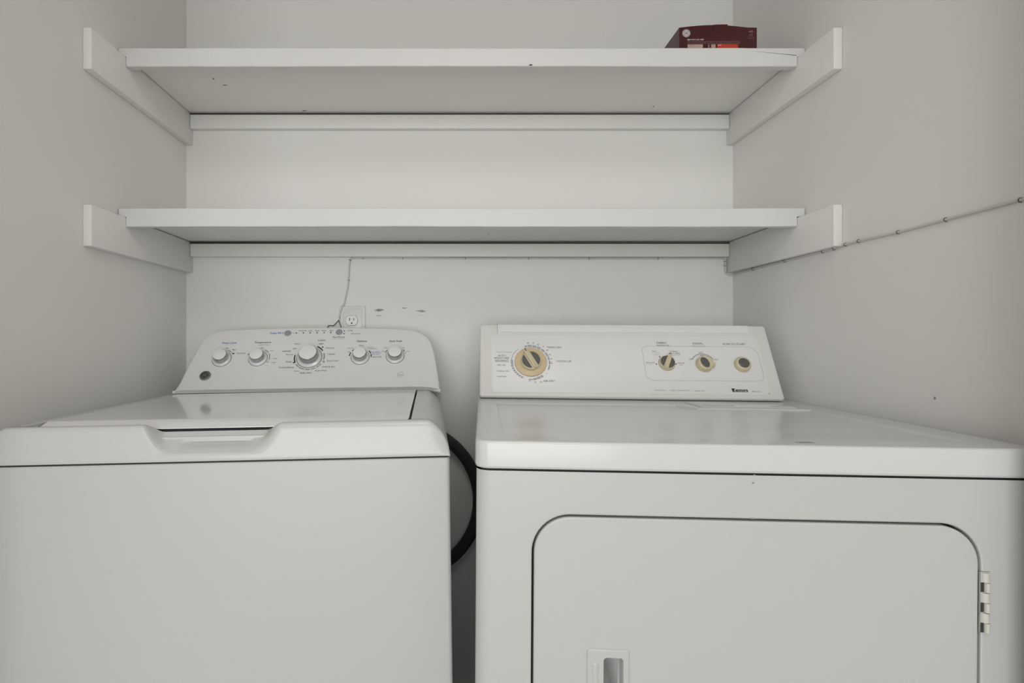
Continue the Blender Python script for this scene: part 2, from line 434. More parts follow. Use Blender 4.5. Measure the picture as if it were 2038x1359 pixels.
def cleat(name, x0, x1, y0, y1, z0, z1, label, group):
    bm = bmesh.new()
    c = Vector(((x0 + x1) / 2, (y0 + y1) / 2, z0))
    box(bm, x0, x1, y0, y1, z0, z1, .0016, 2)
    o = finish(name, bm, M_cleat, offset=-c); o.location = c
    return tag(o, label, 'shelf support', group)
for z, w in ((ZU, 'upper'), (ZL, 'lower')):
    cleat('shelf_cleat', XL + .0005, XL + .0195, 1.1723, YB - .0005, z - .0885, z, 'white board screwed to the left wall under the left end of the %s shelf' % w, 'side cleats')
    cleat('shelf_cleat', XR - .0195, XR - .0005, 1.1723, YB - .0005, z - .0885, z, 'white board screwed to the right wall under the right end of the %s shelf' % w, 'side cleats')
    up = w == 'upper'
    zb, zt = z - (.0445 if up else .0430), z - .0012
    c = Vector(((XL + XR) / 2, YB - .010, zb))
    bm = bmesh.new()
    box(bm, XL + .020, XR - .020, YB - .0195, YB - .0005, zb, zt - (.0030 if up else .0040), .0014, 2)
    # dark strip along the top edge, painted shade of the gap below the shelf
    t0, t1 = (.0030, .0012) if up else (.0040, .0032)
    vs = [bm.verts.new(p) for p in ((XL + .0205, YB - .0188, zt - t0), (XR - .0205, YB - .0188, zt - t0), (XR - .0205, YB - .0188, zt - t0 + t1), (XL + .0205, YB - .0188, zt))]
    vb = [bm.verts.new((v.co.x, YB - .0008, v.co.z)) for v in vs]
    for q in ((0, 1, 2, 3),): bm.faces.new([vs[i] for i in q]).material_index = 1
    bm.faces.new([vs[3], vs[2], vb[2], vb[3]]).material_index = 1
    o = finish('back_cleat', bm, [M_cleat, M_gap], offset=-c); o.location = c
    tag(o, 'long thin white board along the back wall under the %s shelf' % w, 'shelf support', 'back cleats')

# ================================================================== WASHER
MM = 0.001
W_O = (-0.6892, 0.8471, 1.060 - 0.1345)
W_YAW, W_ROLL = -0.0433, -0.0137
W_BASE = (338.0, 345.0, -918.0)            # local mm point of the thing's origin
def at_base(origin, yaw, rl, base):
    m = machine_matrix(origin, yaw, rl)
    return m @ Matrix.Translation(Vector(base) * MM)
washer = empty('washing_machine', matrix=at_base(W_O, W_YAW, W_ROLL, W_BASE))
tag(washer, 'white top-load washing machine with chrome knobs, standing left of the dryer', 'washing machine')
WOFF = -Vector(W_BASE)
def wpart(name, bm, mats, parent=washer, smooth=35): return finish(name, bm, mats, parent, smooth, MM, WOFF)
wl = Vector((0, 125, 170)).normalized(); wn = Vector((1, 0, 0)).cross(wl)     # slope and outward normal of the console face
def WF(a, s, h=0.0): return Vector((a, 560, 0)) + wl * s + wn * h

# cabinet
bm = bmesh.new()
def ring2(x0, x1, y0, y1, r, z, off=0): return [(x, y, z) for x, y in rrect(x0, x1, y0, y1, r, 6, off)]
loft(bm, [ring2(-44, 685.5, 1.5, 688, 7, -890), ring2(-44, 685.5, 1.5, 688, 7, -61), ring2(-44, 685.5, 1.5, 688, 7, -59.5, 1.5)])
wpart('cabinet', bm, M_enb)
bm = bmesh.new()
loft(bm, [ring2(-40, 682, 5, 680, 5, -62), ring2(-40, 682, 5, 680, 5, -54)])
wpart('seam_shade_fill', bm, M_gap)  # black slab in the seam, stands in for the shade between cover and cabinet
for i, (x, y) in enumerate(((40, 50), (636, 50), (40, 640), (636, 640))):
    bm = bmesh.new(); zb = -917.5 + (x - 338) * (-W_ROLL) * -1.0
    lathe(bm, [(8, -888), (8, zb + 16), (22, zb + 12), (24, zb + 4), (22, zb), (0.1, zb)], lambda a, b, h, x=x, y=y: (x + a, y + b, h), 20)
    wpart('leveling_foot', bm, M_foot)

# top cover
SHR = [(650, 0), (656, -2.2), (663, -7.5), (670, -15), (676, -23), (681, -32), (684.5, -42), (686, -50), (686.3, -57)]
def HS(u):
    if u > 650: return interp(u, SHR)
    if u < -9: return interp(641 - u, SHR)
    return 0.0
us = [-45.3, -45, -44.6, -43.5, -41.5, -39, -36, -33, -29, -25, -20, -15, -9, 0, 6, 12.4, 13, 18, 24] + span(30, 190, 12) + span(196, 430, 60) + span(440, 615, 16) + [623.4, 624, 630, 640, 650, 656, 661, 666, 670, 674, 677, 680, 682.5, 684.5, 685.6, 686, 686.3]
base_prof = [(3, -57.0), (0.6, -56.2), (0, -54.5), (1.0, -49)] + [(1.6 + (w + 45) * 0.19, w) for w in span(-45, -8, 20)] + [(9.8, -5.5), (11.5, -2.2), (14, -0.6), (17.5, 0.0), (22, -0.3), (26, -2.0), (28, -6), (28.5, -14), (29, -24)]
NB = len(base_prof)
def pocket(u, v, w):
    """scooped finger grip in the fascia"""
    lw = interp(w, [(-46, 0), (-24, 1), (0, 1)])
    if w < -44: return v, w
    e = interp(w, [(-40, 0.0), (-30, 7.0), (-14, 16.0), (0, 22)])
    m = sm((u - (222 - e)) / 22) * sm(((398 + e) - u) / 34)
    q = (w + 44) / 44.0
    tv = 3.2 + 37 * q ** 0.9; tw = -44 + 29.0 * q ** 0.9
    if v > 24: tv, tw = v + 14, min(w, -17)
    v2 = v + (tv - v) * m; w2 = w + (tw - w) * m
    # shallow finger groove inside the scoop
    g = sm((u - 250) / 24) * sm((374 - u) / 14) * math.exp(-((w2 + 30.5) / 4.5) ** 2)
    return v2 + 8.0 * g, w2
bm = bmesh.new()
rings = []
for u in us:
    H = HS(u); k = (H + 57) / 57.0
    row = []
    for j, (v, w) in enumerate(base_prof):
        if j >= NB - 4 and (u > 623.8 or u < 12.7): w = 0.0; v = min(v, 29)
        if 190 < u < 436: v, w = pocket(u, v, w)
        row.append((u, v, -57 + (w + 57) * max(k, 0)))
    rings.append(row)
loft(bm, [r[::-1] for r in rings], False, False, False)
# deck beside the lid, both sides, and the sides of the cover
def strip(ul, wall_at, wall_w):
    vs = [20, 25] + span(29, 590, 40) + [620, 690]
    rows = []
    for u in ul: rows.append([(u, v, HS(u)) for v in vs])
    if wall_at == 0: rows = [[(ul[0], v, wall_w) for v in vs]] + rows
    if wall_at == 1: rows = rows + [[(ul[-1], v, wall_w) for v in vs]]
    loft(bm, [r[::-1] for r in rows], False, False, False)
strip([624, 625, 630, 640, 650, 656, 661, 666, 670, 674, 677, 680, 682.5, 684.5, 685.6, 686, 686.3], 0, -30)
strip([-45.3, -45, -44.6, -43.5, -41.5, -39, -36, -33, -29, -25, -20, -15, -9, 0, 6, 13], 1, -30)
box(bm, 13, 624, 27, 690, -30, -22)
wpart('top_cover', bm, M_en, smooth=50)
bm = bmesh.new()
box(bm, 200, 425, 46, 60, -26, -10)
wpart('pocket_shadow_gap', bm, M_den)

# lid
bm = bmesh.new()
def lidh(u, v):
    h = 1.2
    if v < 73: h -= 10.5 * ((73 - v) / 31.0) ** 1.15
    return h
xs = [16, 17, 20, 25, 31, 40] + span(60, 595, 24) + [600, 606, 612, 616, 618, 619.3]
ys = [42, 43, 45, 48, 52, 57, 62, 67, 70, 73, 76, 82, 92] + span(110, 540, 16) + [552, 560, 568]
plate(bm, 16, 619.3, 42, 568, (6, 26, 4, 4), lidh, xs, ys, roll(0.8, 1.3, 3))
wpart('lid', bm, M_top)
bm = bmesh.new()
box(bm, 32, 610, 64, 563, -20, -4.5)
wpart('lid_shade_block', bm, M_den)  # black block filling in the shade of the hollow under the lid

# console
OUT = [(-5, 5.0), (-2.3, 10.6), (5.4, 30), (10.5, 61), (17.8, 100.8), (26.1, 138.5), (33, 166), (43, 188), (58.2, 200.5), (80, 207), (160, 211), (261, 213), (340, 213.4), (439, 211.5), (540, 207), (596, 202.5), (616, 197.5), (634, 189), (651, 174.5), (661, 157), (667.5, 134), (673, 103), (678, 60), (681.5, 25), (683.6, -5)]
top = [tuple(p)[:2] for p in catmull([(a, b, 0) for a, b in OUT], 5)]
bot = [(a, interp(a, [(-5, 5.0), (33, 7.0), (620, 5.5), (655, 3), (684, -5)])) for a in span(660, 8, 40)]
POLY = [(a, b) for a, b in top] + bot           # clockwise -> reverse
POLY = POLY[::-1]
bm = bmesh.new()
front = []
for d, h in ((6, 0), (4.2, -0.3), (2.7, -1.0), (1.4, -2.3), (0.6, -4.0), (0.1, -6), (0, -8)):
    q = inset(POLY, d)
    front.append([WF(a, s, h) for a, s in q])
rear = [Vector((p.x, 690, max(p.z, -12))) for p in front[-1]]
mid = [Vector((p.x, (p.y + 690) / 2, p.z)) for p in front[-1]]
loft(bm, [rear, mid] + front[::-1], True, True)
for f in list(bm.faces):
    if len(f.verts) > 8: bmesh.ops.triangulate(bm, faces=[f])
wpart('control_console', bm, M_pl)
# painted steel rear cover under the console
bm = bmesh.new()
loft(bm, [ring2(-9, 685, 640, 690, 3, -60), ring2(-9, 685, 640, 690, 3, -14)])
wpart('rear_panel', bm, M_en)

# printed markings on the console
WINK = {'k': 0, 'b': 1, 'g': 2}
KX = [99.8, 195.6, 332.2, 468.7, 563.2]
PRINTS = {}
def pick(a, b):
    key = 'top' if b > 172 else min(range(5), key=lambda i: abs(KX[i] - a))
    if key not in PRINTS: PRINTS[key] = bmesh.new()
    return PRINTS[key]
def washer_print():
    for c, s, a, b, w in WASHER_TEXT:
        if s[0] == '_':
            poly_into(pick(a, b), WF, [(a - w / 2, b - .35), (a + w / 2, b - .35), (a + w / 2, b + .35), (a - w / 2, b + .35)], 2); continue
        bold = 0.02 if s in ('Temperature', 'Colors', 'Options', 'Auto Soak', 'WHITES', 'Water Level', 'Deep-Fill 2') else 0.008
        text_into(pick(a, b), s, WF, a, b, w, WINK[c], bold=bold)
    for a in (286.8, 305.9, 324.9, 343.8, 363.3, 382.0):
        arc_into(pick(a, 193.0), WF, a, 193.0, 0.1, 2.0, 0, 360, 0)
    for a, b in ((424.9, 198.4), (424.9, 188.7)): arc_into(pick(a - 6, b), WF, a - 6, b, 0.1, 1.9, 0, 360, 0)
    poly_into(pick(272, 193), WF, [(272, 192.5), (285, 192.5), (285, 193.3), (272, 193.3)], 1)
    # dial scales
    for a0, a1, m in ((62, 32, 0), (18, -12, 2), (-44, -56, 2), (-60, -78, 2), (-82, -100, 2), (-104, -128, 2), (-130, -146, 2), (168, 206, 0), (46, 64, 0), (-34, -42, 2)):
        arc_into(pick(332.2, 110), WF, 332.2, 110, 37.9, 41.4, a0, a1, m)
    arc_into(pick(372, 95), WF, 372, 95, 1.4, 2.8, 0, 360, 0); arc_into(pick(292.5, 93), WF, 292.5, 93, 0.1, 2.3, 0, 360, 0)
    arc_into(pick(364.5, 143), WF, 364.5, 143, 0.1, 2.3, 0, 360, 0)
    for a0, a1, m in ((70, 44, 2), (40, 28, 2)): arc_into(pick(99.8, 110), WF, 99.8, 110, 28.0, 30.5, a0, a1, m)
    arc_into(pick(127.5, 126), WF, 127.5, 126, 0.1, 2.4, 0, 360, 0)
    for a0, a1, m in ((60, 34, 2), (28, -12, 2), (-20, -30, 2), (150, 160, 0), (130, 140, 0)): arc_into(pick(195.6, 110), WF, 195.6, 110, 29.0, 31.6, a0, a1, m)
    for a0, a1, m in ((40, 18, 0), (14, -4, 0), (152, 176, 0), (118, 140, 0)): arc_into(pick(468.7, 110), WF, 468.7, 110, 28.2, 31.0, a0, a1, m)
    for a0, a1, m in ((44, 28, 0), (136, 160, 0), (20, 12, 2)): arc_into(pick(563.2, 111), WF, 563.2, 111, 28.0, 30.0, a0, a1, m)
washer_print()
for key, pbm in PRINTS.items(): wpart('indicator_lettering' if key == 'top' else 'knob_lettering', pbm, [M_ink, M_blue, M_gink], smooth=0)

# chrome-sided control knobs
def washer_knob(a, s, k):
    bm = bmesh.new()
    F = lambda x, y, h: WF(a + x, s + y, h)
    lathe(bm, [(27.6 * k, 0.03), (27 * k, 0.35), (26.2 * k, 0.5), (25.4 * k, 0.2), (24.6 * k, 0.15)], F, 48, 0, cap=False)
    lathe(bm, [(24.6 * k, 0.2), (24.6 * k, 1.2), (24.2 * k, 3.0), (20 * k, 5.6), (17.6 * k, 6.4)], F, 48, 1)
    arc_into(bm, F, 0, 0, 24.3 * k, 25.5 * k, 0, 360, 2, h=0.6)
    kn = wpart('control_knob', bm, [M_pl, M_clear, M_dkgrey])
    bm = bmesh.new()
    lathe(bm, [(18.6 * k, 6.2), (19.2 * k, 8), (19.3 * k, 12 * k ** .6), (18.9 * k, 18 * k ** .6), (17.9 * k, 21.6 * k ** .6), (17.0 * k, 22.4 * k ** .6)], F, 48, 0, cap=False)
    ring = wpart('chrome_ring', bm, M_chrome, kn)
    bm = bmesh.new()
    t = 22.3 * k ** .6
    lathe(bm, [(17.2 * k, t - .4), (17.0 * k, t + .2), (16.4 * k, t + .5), (0.2, t + .6)], F, 40, 0)
    wpart('knob_cap', bm, M_satin, kn)
    return kn
for a, s, k, l in ((99.8, 108.5, 1, 'chrome-sided knob under the blue Water Level lettering'), (195.6, 108.5, 1, 'chrome-sided knob under the Temperature lettering'),
                   (332.2, 109, 1.36, 'large central chrome-sided cycle knob'), (468.7, 108.5, 1, 'chrome-sided knob under the Options lettering'), (563.2, 110, 1, 'chrome-sided knob under the Auto Soak lettering')):
    washer_knob(a, s, k)['label'] = l
for a, s in ((263.2, 192.5), (404.9, 194)):
    bm = bmesh.new()
    lathe(bm, [(9.6, 0), (9.5, 1.2), (8.8, 2.0), (0.2, 2.3)], lambda x, y, h: WF(a + x, s + y, h), 32)
    wpart('push_button', bm, M_btn)

def monogram(bm, F, cx, cy, r, mi, h):
    """round emblem: ring, two script letters and four swashes"""
    arc_into(bm, F, cx, cy, r * .88, r * .98, 0, 360, mi, h, 48)
    text_into(bm, 'GE', F, cx, cy, r * 0.98, mi, h=h, shear=0.35, bold=0.02)
    for q in (45, 135, 225, 315):
        arc_into(bm, F, cx + r * .42 * cos(radians(q)), cy + r * .42 * sin(radians(q)), r * .26, r * .33, q - 80, q + 70, mi, h)
bm = bmesh.new()
F = lambda x, y, h: WF(68.5 + x, 55 + y, h)
lathe(bm, [(14.5, 0), (14.4, 2.6), (13.6, 3.6), (12.2, 3.8)], F, 48)
bd = wpart('emblem_badge', bm, M_chrome)
bm = bmesh.new()
lathe(bm, [(12.2, 3.8), (0.2, 3.85)], F, 48, 0)
monogram(bm, F, 0, 0, 11.6, 1, 4.05)
wpart('emblem_face', bm, [M_badge, M_chrome], bd, smooth=0)
bm = bmesh.new()
arc_into(bm, WF, 578.8, 49, 7.0, 8.0, 0, 360, 0, n=40)
text_into(bm, 'he', WF, 578.8, 49, 8.5, 0)
wpart('efficiency_mark', bm, M_gink, smooth=0)

# drain hose looping out behind the washer
bm = bmesh.new()
N = 1000; pts = []
for i in range(N + 1):
    a = radians(104 - 214 * i / N)
    pts.append((-0.138 + 0.2155 * cos(a), 1.602, 0.598 + 0.2155 * sin(a)))
pts = [(p[0] - .06 * (1 - i / 90) ** 2 if i < 90 else p[0], p[1], p[2]) for i, p in enumerate(pts)]
tube(bm, pts, .019, 16, ribs=lambda i: .0168 + .0009 * cos(i * pi / 2))
hs = finish('drain_hose', bm, M_hose, smooth=60)
c0 = Vector((-0.138, 1.602, 0.598))
for v in hs.data.vertices: v.co -= c0
hs.location = c0
tag(hs, 'dark corrugated drain hose looping out between the washer and the dryer', 'hose')

# ================================================================== DRYER
D_O = (0.0326, 0.7771, 1.060 - 0.1392)
D_YAW, D_ROLL = 0.0542, 0.0064
D_BASE = (368.0, 352.0, -918.2)
dryer = empty('clothes_dryer', matrix=at_base(D_O, D_YAW, D_ROLL, D_BASE))
tag(dryer, 'white front-load clothes dryer with yellowed beige knobs, standing against the right wall', 'dryer')
DOFF = -Vector(D_BASE)
def dpart(name, bm, mats, parent=dryer, smooth=35): return finish(name, bm, mats, parent, smooth, MM, DOFF)
dl = Vector((0, 101, 181)).normalized(); dn = Vector((1, 0, 0)).cross(dl)
def DF(a, s, h=0.0):
    # the face bulges very slightly
    return Vector((a, 575.6, 5)) + dl * s + dn * h

# top panel with a shallow recessed work surface
REC = [(42, 44), (708, 44), (708, 432), (474, 432), (446, 488), (42, 488)]
def sd(u, v):
    """signed distance to the recess outline, positive inside"""
    best = 1e9; inside = False; n = len(REC)
    for i in range(n):
        ax, ay = REC[i]; bx, by = REC[(i + 1) % n]
        dx, dy = bx - ax, by - ay
        t = max(0, min(1, ((u - ax) * dx + (v - ay) * dy) / (dx * dx + dy * dy)))
        best = min(best, hypot(u - ax - t * dx, v - ay - t * dy))
        if (ay > v) != (by > v) and u < (bx - ax) * (v - ay) / (by - ay) + ax: inside = not inside
    return best if inside else -best
def toph(u, v):
    d = -3.2 * sm((sd(u, v) + .5) / (3.0 + 7.0 * sm((u - 560) / 60.0) * sm((425 - v) / 10.0)))
    return d * sm((v - 44) / 120.0 + 0.1)
xs = [5, 7, 10, 14, 19, 26, 34] + span(38, 50, 12) + span(62, 430, 20) + span(438, 486, 40) + span(500, 690, 12) + span(696, 714, 9) + [715.5, 716, 724, 730, 736, 742, 750, 757, 761]
ys = [5, 7, 10, 15, 22, 30, 38] + span(42, 58, 8) + span(70, 420, 20) + span(424, 442, 18) + span(443.5, 482, 26) + span(483, 496, 13) + [510, 530, 560, 600, 650, 698]
bm = bmesh.new()
plate(bm, 5, 761, 5, 698, (16, 20, 26, 2), toph, xs, ys, roll(5, 40, 8, curl=4))
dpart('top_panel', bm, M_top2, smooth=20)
bm = bmesh.new()
loft(bm, [ring2(8, 755, 9, 688, 12, -46), ring2(8, 755, 9, 688, 12, -34)])
dpart('seam_shade_fill', bm, M_gap)  # black slab painting the shade of the gap below the top panel
# lint screen cover let into the top at the right
bm = bmesh.new()
loft(bm, [[(x, y, .1) for x, y in rrect(486, 690, 447, 540, 4, 5)], [(x, y, 1.5) for x, y in rrect(486, 690, 447, 540, 4, 5)], [(x, y, 2.0) for x, y in rrect(486, 690, 447, 540, 4, 5, .8)]], False)
lint = dpart('lint_screen_cover', bm, M_top2)
bm = bmesh.new()
loft(bm, [[(x, y, 1.9) for x, y in rrect(560, 640, 456, 470, 6, 6)], [(x, y, 4.2) for x, y in rrect(560, 640, 456, 470, 6, 6, .6)], [(x, y, 4.8) for x, y in rrect(560, 640, 456, 470, 6, 6, 2)]], False)
dpart('finger_ridge', bm, M_top2, lint)

stained(M_top2, [((0.500, 0.778, 0.918), (0.035, 0.016, .03), 90, 0.19, (0.20, 0.19, 0.17)), ((0.30, 0.86, 0.918), (0.003, 0.004, .03), 20, 0.14, (0.15, 0.14, 0.12))])
# cabinet with the door opening
FX0, FX1, FZ0, FZ1 = 22.0, 744.0, -892.0, -42.6
OX0, OX1, OZ0, OZ1, OR = 81.0, 684.5, -640.0, -103.0, 54.0
bm = bmesh.new()
hole = rrect(OX0, OX1, OZ0, OZ1, OR, 14)
def fill_ring(outer, inner, y, mi=0):
    vo = [bm.verts.new((x, y, z)) for x, z in outer]; vi = [bm.verts.new((x, y, z)) for x, z in inner]
    es = [bm.edges.new((vo[i], vo[(i + 1) % len(vo)])) for i in range(len(vo))] + [bm.edges.new((vi[i], vi[(i + 1) % len(vi)])) for i in range(len(vi))]
    r = bmesh.ops.triangle_fill(bm, use_beauty=True, use_dissolve=False, edges=es, normal=(0, -1, 0))
    for g in r['geom']:
        if isinstance(g, bmesh.types.BMFace): g.material_index = mi
    return vo, vi
Y0 = 3.0
fill_ring([(FX0, FZ0), (FX1, FZ0), (FX1, FZ1), (FX0, FZ1)], rrect(OX0, OX1, OZ0, OZ1, OR, 14, -2.4), Y0)
loft(bm, [[(x, Y0 + d, z) for x, z in rrect(OX0, OX1, OZ0, OZ1, OR, 14, o)] for o, d in ((-2.4, 0), (-1.4, .3), (-.6, .8), (-.1, 1.7), (0, 3), (0, 24))], False, False)
left = [(FX0 - 20 * sin(radians(a)), Y0 + 20 * (1 - cos(radians(a)))) for a in span(0, 90, 8)]
right = [(FX1 + 20 * sin(radians(a)), Y0 + 20 * (1 - cos(radians(a)))) for a in span(0, 90, 8)]
path = [(2, 696)][:0] + left + [(2, 698), (748, 698), (764, 640)] + right[::-1]
loft(bm, [[(x, y, FZ0) for x, y in path], [(x, y, FZ1) for x, y in path]], False, False, False)
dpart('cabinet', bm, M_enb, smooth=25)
bm = bmesh.new()
box(bm, OX0 - 12, OX1 + 12, 20, 26, OZ0 - 12, OZ1 + 12)
dpart('door_cavity', bm, M_den)
for x, y in ((45, 55), (690, 55), (45, 650), (690, 650)):
    bm = bmesh.new(); zb = -917.8 + (x - 368) * D_ROLL
    lathe(bm, [(8, -892), (8, zb + 16), (20, zb + 12), (22, zb + 4), (20, zb), (0.1, zb)], lambda a, b, h, x=x, y=y: (x + a, y + b, h), 20)
    dpart('leveling_foot', bm, M_foot)

# door
HX0_, HX1_, HZ0_, HZ1_ = 158.0, 217.5, -392.0, -289.0
bm = bmesh.new()
G = 3.1
DX0, DX1, DZ0, DZ1, DRd = OX0 + G, OX1 - G - .5, OZ0 + G, OZ1 - G, OR - G
fill_ring(rrect(DX0, DX1, DZ0, DZ1, DRd, 14, 2.4), rrect(HX0_, HX1_, HZ0_, HZ1_, 5, 5), Y0 - .5)
loft(bm, [[(x, Y0 - .5 + d, z) for x, z in rrect(DX0, DX1, DZ0, DZ1, DRd, 14, o)] for o, d in ((2.4, 0), (1.4, .25), (.6, .8), (.15, 1.6), (0, 2.8), (0, 16))][::-1], True, False)
door = dpart('door', bm, M_enb)
# recessed door handle
bm = bmesh.new()
def rr(a, b, c, d, r, y, off=0): return [(x, y, z) for x, z in rrect(a, b, c, d, r, 6, off)]
fo = [(x, z) for x, z in rrect(HX0_, HX1_, HZ0_, HZ1_, 5, 6, 2.2)]
fi = [(x, z) for x, z in rrect(181, 209, -382, -300.5, 5, 6)]
fill_ring(fo, fi, Y0 - 2.6)
loft(bm, [rr(HX0_, HX1_, HZ0_, HZ1_, 5, Y0 - .1), rr(HX0_, HX1_, HZ0_, HZ1_, 5, Y0 - 1.0, .1), rr(HX0_, HX1_, HZ0_, HZ1_, 5, Y0 - 2.1, .9), rr(HX0_, HX1_, HZ0_, HZ1_, 5, Y0 - 2.6, 2.2)], False, False)
loft(bm, [rr(181, 209, -382, -300.5, 5, Y0 - 2.6), rr(181, 209, -382, -300.5, 5, Y0 - 1.6, .7), rr(181, 209, -382, -300.5, 5, Y0 + 3, 1.2), rr(181, 209, -382, -300.5, 5, Y0 + 13, 1.8), rr(181, 209, -382, -300.5, 5, Y0 + 15.5, 4.2)], False, True)
loft(bm, [rr(165.5, 174.5, -380, -307, 4.3, Y0 - 2.6), rr(165.5, 174.5, -380, -307, 4.3, Y0 - 3.8, 1.2), rr(165.5, 174.5, -380, -307, 4.3, Y0 - 4.2, 3.2)], False, True)
bmesh.ops.recalc_face_normals(bm, faces=bm.faces)
h_ = dpart('door_handle', bm, M_enb, door)

# hinge
bm = bmesh.new()
box(bm, 681.5, 694.5, 1.2, 3.4, -248, -166, .3, 1, 1)
box(bm, 681.8, 693.9, 0.6, 2.6, -247.4, -166.6, .3, 1, 0)
ks = span(-166.4, -247.6, 6)
for i, (a, b) in enumerate(zip(ks, ks[1:])):
    xl = 682.2 if i % 2 == 0 else 686.0
    n = 10
    prof = [(xl + (692.8 - xl) * (1 - cos(pi * k / n)) / 2, 1.0 - 4.6 * sin(pi * k / n)) for k in range(n + 1)]
    loft(bm, [[(x, y, b + .5) for x, y in prof], [(x, y, a - .5) for x, y in prof]], True, True)
    if i % 2: box(bm, 681.9, 685.8, 0.2, 1.0, b + .4, a - .4, 0, 1, 1)
dpart('hinge', bm, [M_hinge, M_gap])

# ---- console
bm = bmesh.new()
def cpoly(o): return [(3.0 + o, 0.0 + o), (733.5 - o, 0.0 + o), (733.5 - o, 207.5 - o), (5.5 + o, 207.5 - o)]
def rpoly(x0, x1, y0, y1, r, off): return rrect(x0, x1, y0, y1, r, 5, off)
front = [[DF(a, s, h) for a, s in rpoly(3, 734, 0.5, 208, (4, 4, 7, 7), d)] for d, h in ((0, -10), (.2, -5), (.8, -2.4), (1.8, -.9), (3.4, -.1), (5, 0))] if False else \
        [[DF(a, s, h) for a, s in rrect(3, 734, 0.5, 208, (7, 7, 8, 8), 6, d)] for d, h in ((0, -9), (.3, -5), (1.2, -2.4), (2.6, -.8), (4.6, 0))]
rear = [Vector((p.x, 690, p.z)) for p in front[0]]
loft(bm, [rear] + front, True, True)
dpart('control_console', bm, M_cap)
bm = bmesh.new(); box(bm, 8, 729, 583, 688, 1.0, 7.5)
dpart('console_base_gap', bm, M_gap)
# upper trim strip between the end caps
bm = bmesh.new()
loft(bm, [[DF(a, s, h) for a, s in rrect(49.5, 690, 184, 205.5, (2, 2, 2, 2), 4, d)] for d, h in ((0, -.5), (0, 1.6), (.6, 2.2), (1.8, 2.4))], False, True)
dpart('trim_strip', bm, M_pl)
bm = bmesh.new()
box(bm, 0, 1, 0, 1, 0, 1)
for v in bm.verts: v.co = DF(48.6 + v.co.x * .7, 172 + v.co.y * 36, v.co.z * .6)
dpart('end_cap_seam', bm, M_gink)
# printed face plate
bm = bmesh.new()
FP = rrect(33, 703, 12.5, 176, (9, 9, 16, 10), 8)
loft(bm, [[DF(a, s, h) for a, s in FP], [DF(a, s, .9) for a, s in FP], [DF(a, s, 1.3) for a, s in inset(FP, .7)]] if False else
     [[DF(a, s, 0.05) for a, s in FP], [DF(a, s, .9) for a, s in FP], [DF(a, s, 1.25) for a, s in inset(FP, .6)]], False, True)
face = dpart('face_plate', bm, M_face)
DP = {}
def dpick(a, b):
    key = 'timer_lettering' if a < 300 else ('model_lettering' if b < 40 and a < 580 else ('brand_lettering' if b < 40 else 'selector_lettering'))
    if key not in DP: DP[key] = bmesh.new()
    return DP[key]
DINK = {'k': 0, 'g': 1, 'r': 2, 'l': 0}
for c, s, a, b, w in DRYER_TEXT:
    if c == 'l':
        text_into(dpick(a, b), s, DF, a + 1, b + .8, w * .98, 0, h=1.45, bold=0.045, ratio=1.1)
        poly_into(dpick(a, b), DF, [(a - 12, b - 4.6), (a + w / 2, b - 4.6), (a + w / 2, b - 3.4), (a - 12, b - 3.4)], 0, 1.45)
        poly_into(dpick(a, b), DF, [(a - w / 2 - 2, b + 5), (a - w / 2 + 5, b + 5), (a - w / 2 + 2.2, b + 1), (a - w / 2 + 5, b - 4.6), (a - w / 2 - .5, b - 4.6)], 0, 1.4)
        continue
    if s == '\u00b7':
        arc_into(dpick(a, b), DF, a, b, .05, .6, 0, 360, 1, 1.45); continue
    text_into(dpick(a, b), s, DF, a, b, w, DINK[c], h=1.45, bold=0.0)
# timer scale
TC = (132.0, 95.0)
for a0, a1, r0, r1 in ((107, 99, 44, 50), (97, 84, 43.5, 50.5), (82, 70, 43.5, 50.5), (68, 56, 43.5, 50.5), (53, 40, 44, 50), (36, 22, 44.5, 49.5), (20, 8, 45, 49.5), (6, -6, 45.5, 49.5), (-8, -26, 46, 49.5),
                       (-52, -60, 43.5, 50), (-61.5, -72, 43.5, 50), (-73.5, -84, 44.5, 50), (-85, -98, 46.5, 49.5),
                       (128, 172, 47.6, 49.2), (172, 186, 44.5, 50), (187, 196, 44.5, 50), (198, 204, 44.5, 50), (206, 212, 44.5, 50), (214, 220, 44.5, 50), (222, 228, 44.5, 50), (230, 236, 44.5, 50), (238, 244, 44.5, 50)):
    arc_into(dpick(132, 95), DF, TC[0], TC[1], r0, r1, a0, a1, 3, 1.4)
IN = rrect(414, 697, 48, 143.5, (18, 16, 22, 12), 8)
outline_into(dpick(500, 90), DF, IN, .8, 3, 1.4)
for a, b in ((454.8, 114.2), (443.6, 92.9), (491.7, 93.3)): arc_into(dpick(a, b), DF, a, b, .05, 1.6, 0, 360, 0, 1.45)
poly_into(dpick(482, 120), DF, [(482.2, 119), (484.6, 124.5), (480, 124.5)], 0, 1.45)
arc_into(dpick(559.4, 94), DF, 559.4, 94, 27, 30, 150, 30, 3, 1.4, 24)
arc_into(dpick(559.4, 94), DF, 559.4, 94, 23, 25.5, 100, 60, 3, 1.4, 10)
poly_into(dpick(697, 18), DF, [(697, 18), (701, 15.6), (700.5, 14.8), (696.5, 17)], 0, 1.45)
for key, pbm in DP.items(): dpart(key, pbm, [M_ink, M_gink, M_rink, M_line], face, smooth=0)

